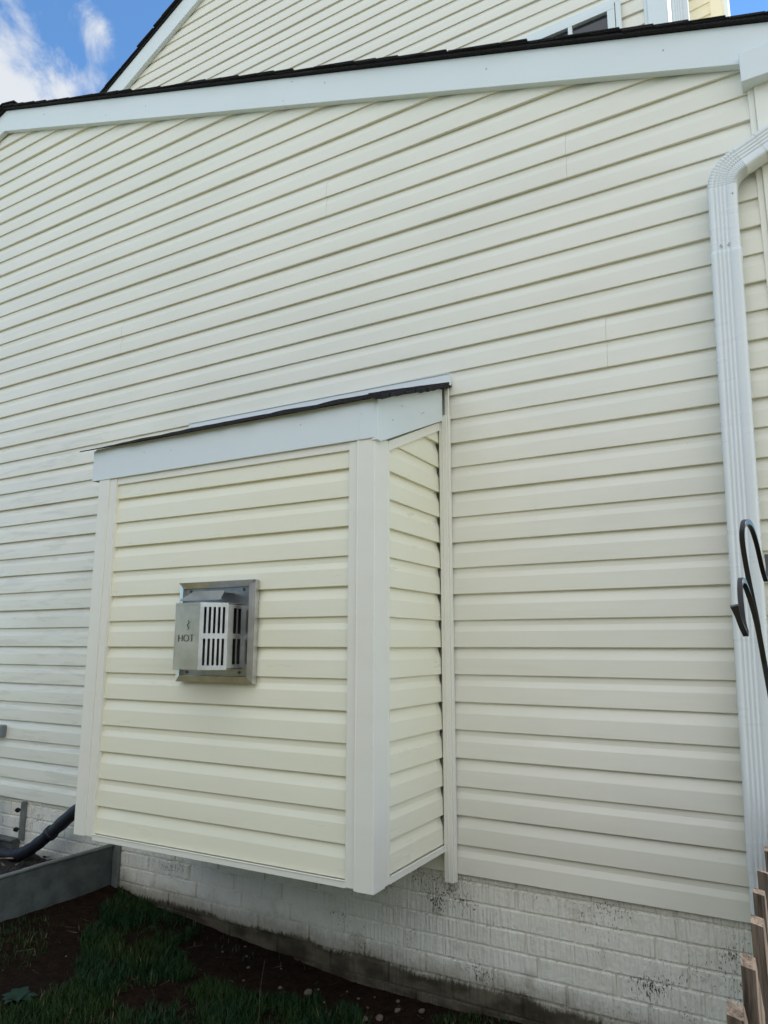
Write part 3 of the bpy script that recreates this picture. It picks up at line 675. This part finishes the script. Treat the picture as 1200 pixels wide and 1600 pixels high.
m = MB(); rows = [-0.152, -0.20, -0.26, -0.32, -0.40, -0.55]; vs = []
cen = V(-4.1, -0.1, 0)
for t in (0, 0.003):
    for zi, z in enumerate(rows):
        for i, (x, y) in enumerate(wd_):
            d_ = (cen - V(x, y, 0)).normalized(); q = V(x, y, z + 0.004 * n1(i * 0.13, 2)) + d_ * (t + 0.010 * (zi / 5) + 0.004 * n1(i * 0.21, zi * 0.7)); vs.append(q)
nW = len(wd_); nr = len(rows); fs = []
for t in (0, 1):
    for j in range(nr - 1):
        for i in range(nW - 1):
            o_ = t * nr * nW; a = o_ + j * nW + i; fs.append((a, a + 1, a + 1 + nW, a + nW))
m.add(vs, fs); wp(m.build('wall_sheet', M['galv'], well, smooth=True))
m = MB(); m.tube([(x, y, -0.150 + 0.004 * n1(i * 0.13, 2)) for i, (x, y) in enumerate(wd_)], 0.0105, 8); wp(m.build('rim', M['galv_rim'], well, smooth=True))
for fx in (-3.392, -4.880):
    m = MB(); m.box(fx, fx + 0.042, -0.002, 0.018, -0.50, -0.140); wp(m.build('flange', M['galv_rim'], well, bevel=0.002))
# leaf debris in the well: uncountable stuff
m = MB(); G = 60
for j in range(G + 1):
    for i in range(G + 1):
        x = -4.83 + 1.43 * i / G; y = 0.02 - 1.02 * j / G
        m.v.append((x, y, -0.305 + 0.02 * noise.noise(V(x * 9, y * 9, 3)) + 0.012 * noise.noise(V(x * 28, y * 28, 3)) - (0.05 if j > 45 else 0)))
m.f = [(j * (G + 1) + i, j * (G + 1) + i + 1, (j + 1) * (G + 1) + i + 1, (j + 1) * (G + 1) + i) for j in range(G) for i in range(G) if ((-4.83 + 1.43 * i / G + 4.115) / 0.74) ** 6 + ((0.02 - 1.02 * j / G) / 1.0) ** 6 < 0.9]
m.m = [0] * len(m.f)
for k in range(500):
    x = random.uniform(-4.6, -3.43); y = random.uniform(-0.75, -0.0); z = -0.295 + 0.02 * noise.noise(V(x * 9, y * 9, 3)) + random.uniform(0, .012)
    a = random.uniform(0, 6.3); l = random.uniform(0.012, 0.035); c, s = math.cos(a) * l, math.sin(a) * l
    m.add([(x - c, y - s, z), (x + s * .3, y - c * .3, z + .006), (x + c, y + s, z + random.uniform(-.004, .012)), (x - s * .3, y + c * .3, z + .002)], [(0, 1, 2, 3)], 1 if random.random() < 0.06 else 0)
o = m.build('leaf_litter', [M['debris'], M['grass_dry']], fixn=False); o['kind'] = 'stuff'; tag(o, 'dark leaf litter and gravel lying inside the window well', 'debris')

def smooth_path(p, k=8):
    p = [Vector(q) for q in p]; o = []
    for i in range(len(p) - 1):
        a, b, c, d = p[max(i - 1, 0)], p[i], p[i + 1], p[min(i + 2, len(p) - 1)]
        for j in range(k):
            t = j / k; o.append(0.5 * ((2 * b) + (c - a) * t + (2 * a - 5 * b + 4 * c - d) * t * t + (3 * b - a - 3 * c + d) * t ** 3))
    return o + [p[-1]]
hose = smooth_path([(-3.30, -0.06, 0.22), (-3.42, -0.065, 0.13), (-3.62, -0.075, 0.015), (-3.80, -0.085, -0.115), (-3.96, -0.10, -0.225), (-4.10, -0.10, -0.278), (-4.24, -0.10, -0.285), (-4.34, -0.10, -0.255), (-4.405, -0.10, -0.17), (-4.43, -0.09, -0.06), (-4.46, -0.06, 0.03)], 14)
m = MB(); rr = [0.0350 + 0.0015 * math.sin(i * 0.9) + 0.002 * n1(i * 0.2, 4) for i in range(len(hose))]
m.tube(hose, rr, 14)
m.tube([hose[42], hose[43], hose[44]], 0.041, 12)
tag(m.build('insulated_hose', M['foam'], smooth=True), 'thick black insulated hose sagging from behind the bump-out into the window well', 'hose')
m = MB(); m.tube(smooth_path([(-4.45, -0.16, -0.375 + 0.07), (-4.30, -0.16, -0.300), (-4.15, -0.15, -0.290), (-4.00, -0.11, -0.268), (-3.88, -0.07, -0.200), (-3.80, -0.055, -0.13)], 8), 0.0042, 8)
tag(m.build('cable', M['cable'], smooth=True), 'thin beige cable lying on the leaf litter below the black hose', 'cable')
br = thing('wall_bracket', 'narrow rusty metal bracket with two bolts on the painted brick over the window well', 'bracket', (-4.2, -0.01, -0.14))
bpy.context.view_layer.update()
m = MB(); m.box(-4.222, -4.196, -0.006, 0.016, -0.225, -0.012); m.box(-4.198, -4.192, -0.020, 0.016, -0.225, -0.012); o = m.build('strap', M['galv_rim'], br, bevel=0.002); o.matrix_parent_inverse = br.matrix_world.inverted()
for z in (-0.055, -0.165):
    m = MB(); m.tube([(-4.212, 0.01, z), (-4.212, -0.045, z)], 0.006, 8); m.tube([(-4.212, -0.022, z), (-4.212, -0.034, z)], 0.014, 6); m.tube([(-4.240, -0.02, z), (-4.212, -0.02, z)], 0.007, 6)
    o = m.build('bolt', M['iron'], br); o.matrix_parent_inverse = br.matrix_world.inverted()
m = MB(); m.box(-4.44, -4.235, -0.035, 0.016, -0.34, -0.225); m.box(-4.45, -4.225, -0.05, -0.03, -0.235, -0.222)
tag(m.build('metal_box', M['galv'], bevel=0.003), 'small dark metal box against the brick, half behind the black hose', 'box')
m = MB(); m.box(-4.60, -4.437, -0.040, 0.0, 0.355, 0.425); m.box(-4.52, -4.46, -0.055, -0.040, 0.370, 0.410)
tag(m.build('outlet_box', M['greyp'], bevel=0.005), 'small grey plastic utility box on siding at the left edge', 'utility box')

# ---------------------------------------------------------------- picket fence
fence = thing('picket_fence', 'low weathered wooden picket fence running out from the house corner beside the lawn', 'fence', (-0.11, -1.0, -0.5))
bpy.context.view_layer.update()
ys = [-2.35, -2.19, -2.03, -1.862, -1.69, -1.515, -1.371, -1.215, -1.05, -0.887, -0.725, -0.56, -0.40, -0.24, -0.09]
def picket(y, zt, x=-0.126, wd=0.089, th=0.0195):
    m = MB(); dx = 0.004 * n1(y * 7, 2); nz = 18; zb = -0.47; rows = []
    split = random.random() < 0.4; prof = [(0, 0), (0.35, 0.0), (0.5, 0.0), (0.65, 0), (1, 0)]
    us = [0, 0.2, 0.4, 0.5, 0.6, 0.8, 1.0]; tops = [zt - random.uniform(0, 0.012) for _ in us]
    vs = []
    for i in range(nz + 1):
        t = i / nz; t = 1 - (1 - t) ** 1.0
        for f in (0, 1):
            for j, u in enumerate(us):
                zt_ = tops[j] - (0.004 if f else 0) - (0.010 if u == 0 else max(0, u - 0.15) * 0.12); z = zb + (zt_ - zb) * t; e = 0.0012 * noise.noise(V(z * 30, u * 9 + y * 5, f * 3))
                vs.append((x + dx + f * th * (1 - 0.05 * t) + e + 0.004 * n1(z * 2, y * 3), y + (u) * wd + 0.0015 * noise.noise(V(z * 14, y * 9, u)), z))
    c = len(us); fs = []
    for i in range(nz):
        a = i * 2 * c; b = (i + 1) * 2 * c
        for j in range(c - 1): fs += [(a + j, b + j, b + j + 1, a + j + 1), (a + c + j, a + c + j + 1, b + c + j + 1, b + c + j)]
        fs += [(a, a + c, b + c, b), (a + c - 1, b + c - 1, b + 2 * c - 1, a + 2 * c - 1)]
    a = nz * 2 * c
    for j in range(c - 1): fs.append((a + j, a + c + j, a + c + j + 1, a + j + 1))
    m.add(vs, fs); return m
for y in ys:
    zt = 0.5 + 0.004 * n1(y * 13, 5); m = picket(y, zt)
    o = m.build('picket', M['wood'], fence); o.matrix_parent_inverse = fence.matrix_world.inverted()
m = MB(); m.box(-0.104, -0.066, -2.6, 0.0, 0.20, 0.288); o = m.build('rail', M['wood'], fence, bevel=0.003); o.matrix_parent_inverse = fence.matrix_world.inverted()
m = MB(); m.box(-0.104, -0.066, -2.6, 0.0, -0.28, -0.192); o = m.build('rail', M['wood'], fence, bevel=0.003); o.matrix_parent_inverse = fence.matrix_world.inverted()

# ---------------------------------------------------------------- shepherd hook (bar ends placed in the yard, a little behind the fence line)
CAMP = V(0, -2.91841601, 0.92120972)
hook = thing('shepherd_hook', 'black iron double shepherd hook standing in front of the downspout', 'garden hook', (0.02, -1.72, -0.5))
bpy.context.view_layer.update()
def flatbar(m, pts, hw=0.0035, hd=0.0040):
    pts = smooth_path(pts, 10); rings = []
    for i, p in enumerate(pts):
        t = (pts[min(i + 1, len(pts) - 1)] - pts[max(i - 1, 0)]).normalized(); s = V(1, 0.15, 0); s = (s - t * s.dot(t)).normalized(); b = t.cross(s)
        k = 1.0 if i < len(pts) - 6 else 1.0 + 0.5 * (1 - (len(pts) - 1 - i) / 6)
        rings += [p + s * hw * k * a + b * hd * c for a, c in ((-1, -1), (1, -1), (1, 1), (-1, 1))]
    nn = len(pts); fs = [(i * 4 + k, i * 4 + (k + 1) % 4, i * 4 + 4 + (k + 1) % 4, i * 4 + 4 + k) for i in range(nn - 1) for k in range(4)] + [(3, 2, 1, 0), (nn * 4 - 4, nn * 4 - 3, nn * 4 - 2, nn * 4 - 1)]
    m.add(rings, fs)
HA = [(0.030, -1.700, -0.50), (-0.010, -1.700, 0.30), (-0.0585, -1.700, 0.880), (-0.0640, -1.705, 0.955), (-0.0700, -1.715, 1.020), (-0.0725, -1.735, 1.075), (-0.0690, -1.730, 1.100), (-0.0630, -1.690, 1.105), (-0.0590, -1.640, 1.085), (-0.0560, -1.580, 1.045), (-0.0530, -1.560, 1.030), (-0.0500, -1.530, 1.045), (-0.0490, -1.510, 1.075)]
HB = [(-0.0600, -1.704, 0.900), (-0.0640, -1.725, 0.955), (-0.0700, -1.745, 0.995), (-0.0740, -1.765, 1.012), (-0.0765, -1.790, 1.008), (-0.0770, -1.800, 0.985), (-0.0760, -1.805, 0.955), (-0.0735, -1.810, 0.938), (-0.0780, -1.820, 0.950), (-0.0835, -1.830, 0.975)]
m = MB(); flatbar(m, HA); o = m.build('pole', M['iron'], hook, bevel=0.001); o.matrix_parent_inverse = hook.matrix_world.inverted()
m = MB(); flatbar(m, HB); o = m.build('side_hook', M['iron'], hook, bevel=0.001); o.matrix_parent_inverse = hook.matrix_world.inverted()

# ---------------------------------------------------------------- grass, weeds, pebbles
def inpoly(x, y, p):
    c = False
    for i in range(len(p)):
        (x1, y1), (x2, y2) = p[i], p[i - 1]
        if (y1 > y) != (y2 > y) and x < (x2 - x1) * (y - y1) / (y2 - y1) + x1: c = not c
    return c
PG = [(-3.33, 0.0), (-3.05, 0.0), (-2.70, -0.03), (-2.669, -0.262), (-2.369, -0.387), (-2.101, -0.332), (-1.89, -0.176), (-1.665, -0.235), (-1.482, -0.351), (-1.156, -0.914), (-1.0, -2.4), (-3.5, -2.4), (-2.75, -0.95), (-2.69, -0.77), (-2.978, -0.521), (-3.19, -0.21)]
PL = [(-3.38, -0.40), (-3.20, -0.45), (-3.0, -0.66), (-3.0, -1.3), (-3.38, -1.3)]
PR = [(-1.46, -0.054), (-1.229, 0.0), (-0.3, 0.0), (-0.2, -0.7), (-1.282, -0.384)]
def blades(m, cnt, bounds, poly, hmin, hmax, dry=0.03, fall=0.0):
    x0, x1, y0, y1 = bounds; made = 0; tries = 0
    while made < cnt and tries < cnt * 12:
        tries += 1; x = random.uniform(x0, x1); y = random.uniform(y0, y1)
        jx = 0.05 * noise.noise(V(x * 8, y * 8, 7)); jy = 0.05 * noise.noise(V(x * 8, y * 8, 9))
        if not inpoly(x + jx, y + jy, poly): continue
        dn = noise.noise(V(x * 4, y * 4, 11)) + 0.5 * noise.noise(V(x * 15, y * 15, 1))
        if dn < -0.35 + random.random() * 0.4: continue
        h = random.uniform(hmin, hmax) * (1 + 0.5 * dn); a = random.uniform(0, 6.283); w = random.uniform(0.0012, 0.0024); ln = random.uniform(0.1, 0.9) * h
        c, s = math.cos(a), math.sin(a); b = a + random.uniform(1.0, 2.1); wx, wy = math.cos(b) * w, math.sin(b) * w; z = ground_z(x, y) - 0.003
        o = len(m.v)
        m.v += [(x - wx, y - wy, z), (x + wx, y + wy, z), (x + c * ln * .35 - wx * .8, y + s * ln * .35 - wy * .8, z + h * .6), (x + c * ln * .35 + wx * .8, y + s * ln * .35 + wy * .8, z + h * .6), (x + c * ln, y + s * ln, z + h)]
        m.f += [(o, o + 1, o + 3, o + 2), (o + 2, o + 3, o + 4)]; mi = 1 if random.random() < dry else 0; m.m += [mi, mi]; made += 1
m = MB()
blades(m, 26000, (-3.4, -1.0, -1.15, 0.0), PG, 0.014, 0.048)
blades(m, 6000, (-3.6, -1.0, -2.4, -1.1), PG, 0.02, 0.06)
blades(m, 700, (-3.4, -3.0, -1.3, -0.4), PL, 0.010, 0.030, 0.06)
blades(m, 3500, (-1.5, -0.2, -0.7, 0.0), PR, 0.012, 0.035)
WH = [(-3.35, 0), (-0.2, 0), (-0.2, -1.4), (-3.35, -1.4)]
blades(m, 900, (-3.35, -0.2, -1.4, 0), WH, 0.008, 0.03, 0.4)
o = m.build('grass', [M['grass'], M['grass_dry']], fixn=False); o['kind'] = 'stuff'; tag(o, 'short dark green grass growing in the shade by the brick base', 'grass')
# straw litter on the soil
m = MB()
for k in range(170):
    x = random.uniform(-3.3, -0.9); y = random.uniform(-1.3, -0.02); z = ground_z(x, y) + 0.004; a = random.uniform(0, 6.3); l = random.uniform(0.008, 0.04)
    c, s = math.cos(a) * l, math.sin(a) * l
    m.add([(x - c, y - s, z), (x - c - s * .04, y - s + c * .04, z + .001), (x + c, y + s, z + random.uniform(0, .008)), (x + c + s * .05, y + s - c * .05, z + .003)], [(0, 1, 3, 2)])
o = m.build('straw_litter', M['grass_dry'], fixn=False); o['kind'] = 'stuff'; tag(o, 'dry straw and twigs scattered on the dark soil', 'litter')
# pebbles
def pebble(x, y, r, label, sc=(1, 0.8, 0.6)):
    bm = bmesh.new(); bmesh.ops.create_icosphere(bm, subdivisions=3, radius=r); sd_ = random.uniform(0, 90)
    for v in bm.verts:
        k = 1 + 0.35 * noise.noise(v.co / r * 0.9 + V(sd_, 0, 0)) + 0.1 * noise.noise(v.co / r * 3 + V(sd_, 0, 0)); v.co = V(v.co.x * k * sc[0], v.co.y * k * sc[1], v.co.z * k * sc[2])
    me = bpy.data.meshes.new('pebble'); bm.to_mesh(me); bm.free(); me.materials.append(M['stone']); me.polygons.foreach_set('use_smooth', [True] * len(me.polygons))
    o = bpy.data.objects.new('pebble', me); COL.objects.link(o); o.location = (x, y, ground_z(x, y) + r * 0.25); o.rotation_euler = (0, 0, random.uniform(0, 6)); tag(o, label, 'stone', 'stones on the bare soil'); return o
pebble(-1.958, -0.165, 0.019, 'largest rounded pale stone on the bare soil below the bump-out')
pebble(-1.595, -0.190, 0.020, 'pinkish lumpy stone at the bottom edge among small weeds')
pebble(-1.635, -0.235, 0.014, 'small stone touching the lumpy stone at the bottom edge')
pebble(-1.565, -0.100, 0.013, 'small brown stone just above the lumpy stone')
pebble(-1.475, -0.060, 0.014, 'brown stone beside the right hand grass patch')
tiny = [(-1.94, -0.115, 0.006), (-1.90, -0.24, 0.008), (-1.86, -0.19, 0.007), (-2.35, -0.10, 0.007), (-2.28, -0.17, 0.008), (-2.16, -0.09, 0.006), (-2.07, -0.21, 0.009), (-2.42, -0.03, 0.006), (-1.75, -0.10, 0.007), (-1.70, -0.05, 0.005), (-1.78, -0.27, 0.010), (-1.60, -0.03, 0.009), (-1.68, -0.14, 0.006), (-1.83, -0.06, 0.005), (-2.22, -0.27, 0.006), (-2.46, -0.14, 0.007), (-3.02, -0.44, 0.008), (-2.95, -0.60, 0.005)]
for x, y, r in tiny: pebble(x, y, r, 'tiny pale pebble scattered on the bare soil')
# weeds
def stalk(pts, leaves, label, r=0.0013, lr=0.012):
    x, y = pts[0]; base = V(x, y, ground_z(x, y)); t = thing('weed', label, 'weed', base)
    m = MB(); P = smooth_path([V(0, 0, 0)] + [V(*q) for q in pts[1]], 6); m.tube(P, [r * (1 - 0.5 * i / len(P)) for i in range(len(P))], 5); m.build('stem', M['weed'] if leaves else M['grass_dry'], t)
    for k in range(max(leaves, 3)):
        m = MB(); p = P[int(len(P) * (0.4 + 0.55 * k / max(leaves, 3)))]; a = k * 2.4; l = lr
        c, s = math.cos(a) * l, math.sin(a) * l
        m.add([p, p + V(c * .5 - s * .3, s * .5 + c * .3, l * .3), p + V(c, s, l * .5), p + V(c * .5 + s * .3, s * .5 - c * .3, l * .3)], [(0, 1, 2, 3)])
        m.build('leaf', M['weed'] if leaves else M['grass_dry'], t, fixn=False)
    return t
stalk(((-1.93, -0.53), [(0.0, 0.01, 0.06), (-0.005, 0.02, 0.14), (0.004, 0.03, 0.235)]), 0, "tall thin dry weed stalk rising from grass left of the pale stone", 0.0014, 0.008)
stalk(((-1.70, -0.50), [(-0.02, 0.01, 0.05), (-0.05, 0.02, 0.10)]), 5, 'small forked green weed at the bottom edge left of the lumpy stone')
stalk(((-1.55, -0.42), [(-0.015, 0.01, 0.06), (-0.035, 0.03, 0.12)]), 5, 'slim upright green weed at the bottom edge over the bare soil')
t = thing('weed', 'broad leaved bluish green weed rosette in the bottom left corner', 'weed', (-2.80, -0.93, ground_z(-2.80, -0.93)))
for k in range(9):
    a = k * 0.7 + random.uniform(-.15, .15); L_ = random.uniform(0.05, 0.085); m = MB(); vs = []
    for i in range(7):
        u = i / 6; wv = 0.017 * math.sin(math.pi * min(1, u * 0.92 + 0.06)) + 0.001; h = 0.045 * u * (1.35 - u) ; c, s = math.cos(a), math.sin(a)
        for q in (-1, 0, 1): vs.append((c * L_ * u - s * wv * q, s * L_ * u + c * wv * q, h + (0.004 if q else 0)))
    m.add(vs, [(i * 3 + j, i * 3 + j + 1, i * 3 + j + 4, i * 3 + j + 3) for i in range(6) for j in range(2)]); m.build('leaf', M['weed'], t, smooth=True, fixn=False)

# ---------------------------------------------------------------- unseen trees added behind the camera to block low horizon light
for k, (tx, ty, th_, lab) in enumerate([(-11.5, -9.5, 4.6, 'broad tree added unseen to cut low light, far left behind the photographer'), (-7.6, -10.2, 5.2, 'tallest tree added unseen to cut low light behind the photographer'), (-3.8, -9.6, 4.4, 'rounded tree added unseen to cut low light opposite the bump-out'), (-0.2, -10.3, 4.9, 'leafy tree added unseen to cut low light opposite the downspout'), (3.6, -9.4, 4.0, 'lowest tree added unseen to cut low light on the right')]):
    t = thing('blocker_tree', lab, 'blocker_tree', (tx, ty, -0.55)); m = MB()
    m.tube([(0, 0, 0), (0.05, 0, 0.8), (0, 0.05, 1.6), (0.05, 0, 2.6)], [0.22, 0.17, 0.14, 0.08], 10)
    for a in range(5):
        c, q = math.cos(a * 1.26), math.sin(a * 1.26); m.tube([(0, 0, 1.2 + a * 0.2), (c * 0.7, q * 0.7, 2.2 + a * 0.2), (c * 1.3, q * 1.3, 3.0 + a * 0.25)], [0.09, 0.06, 0.02], 6)
    m.build('trunk', M['wood'], t, smooth=True)
    m = MB()
    for i in range(2600):
        d_ = V(random.gauss(0, 1), random.gauss(0, 1), random.gauss(0, 1)).normalized(); rr_ = random.uniform(0.6, 1.0)
        p = V(d_.x * 2.3 * rr_, d_.y * 1.6 * rr_, th_ * 0.52 + d_.z * th_ * 0.47 * rr_); p += d_ * 0.5 * noise.noise(p * 0.9)
        u = V(random.gauss(0, 1), random.gauss(0, 1), random.gauss(0, 1)).normalized(); v_ = u.orthogonal().normalized(); l = random.uniform(0.10, 0.24)
        m.add([p - u * l, p + v_ * l * .5, p + u * l, p - v_ * l * .5], [(0, 1, 2, 3)])
    m.build('crown', M['leaves'], t, fixn=False)
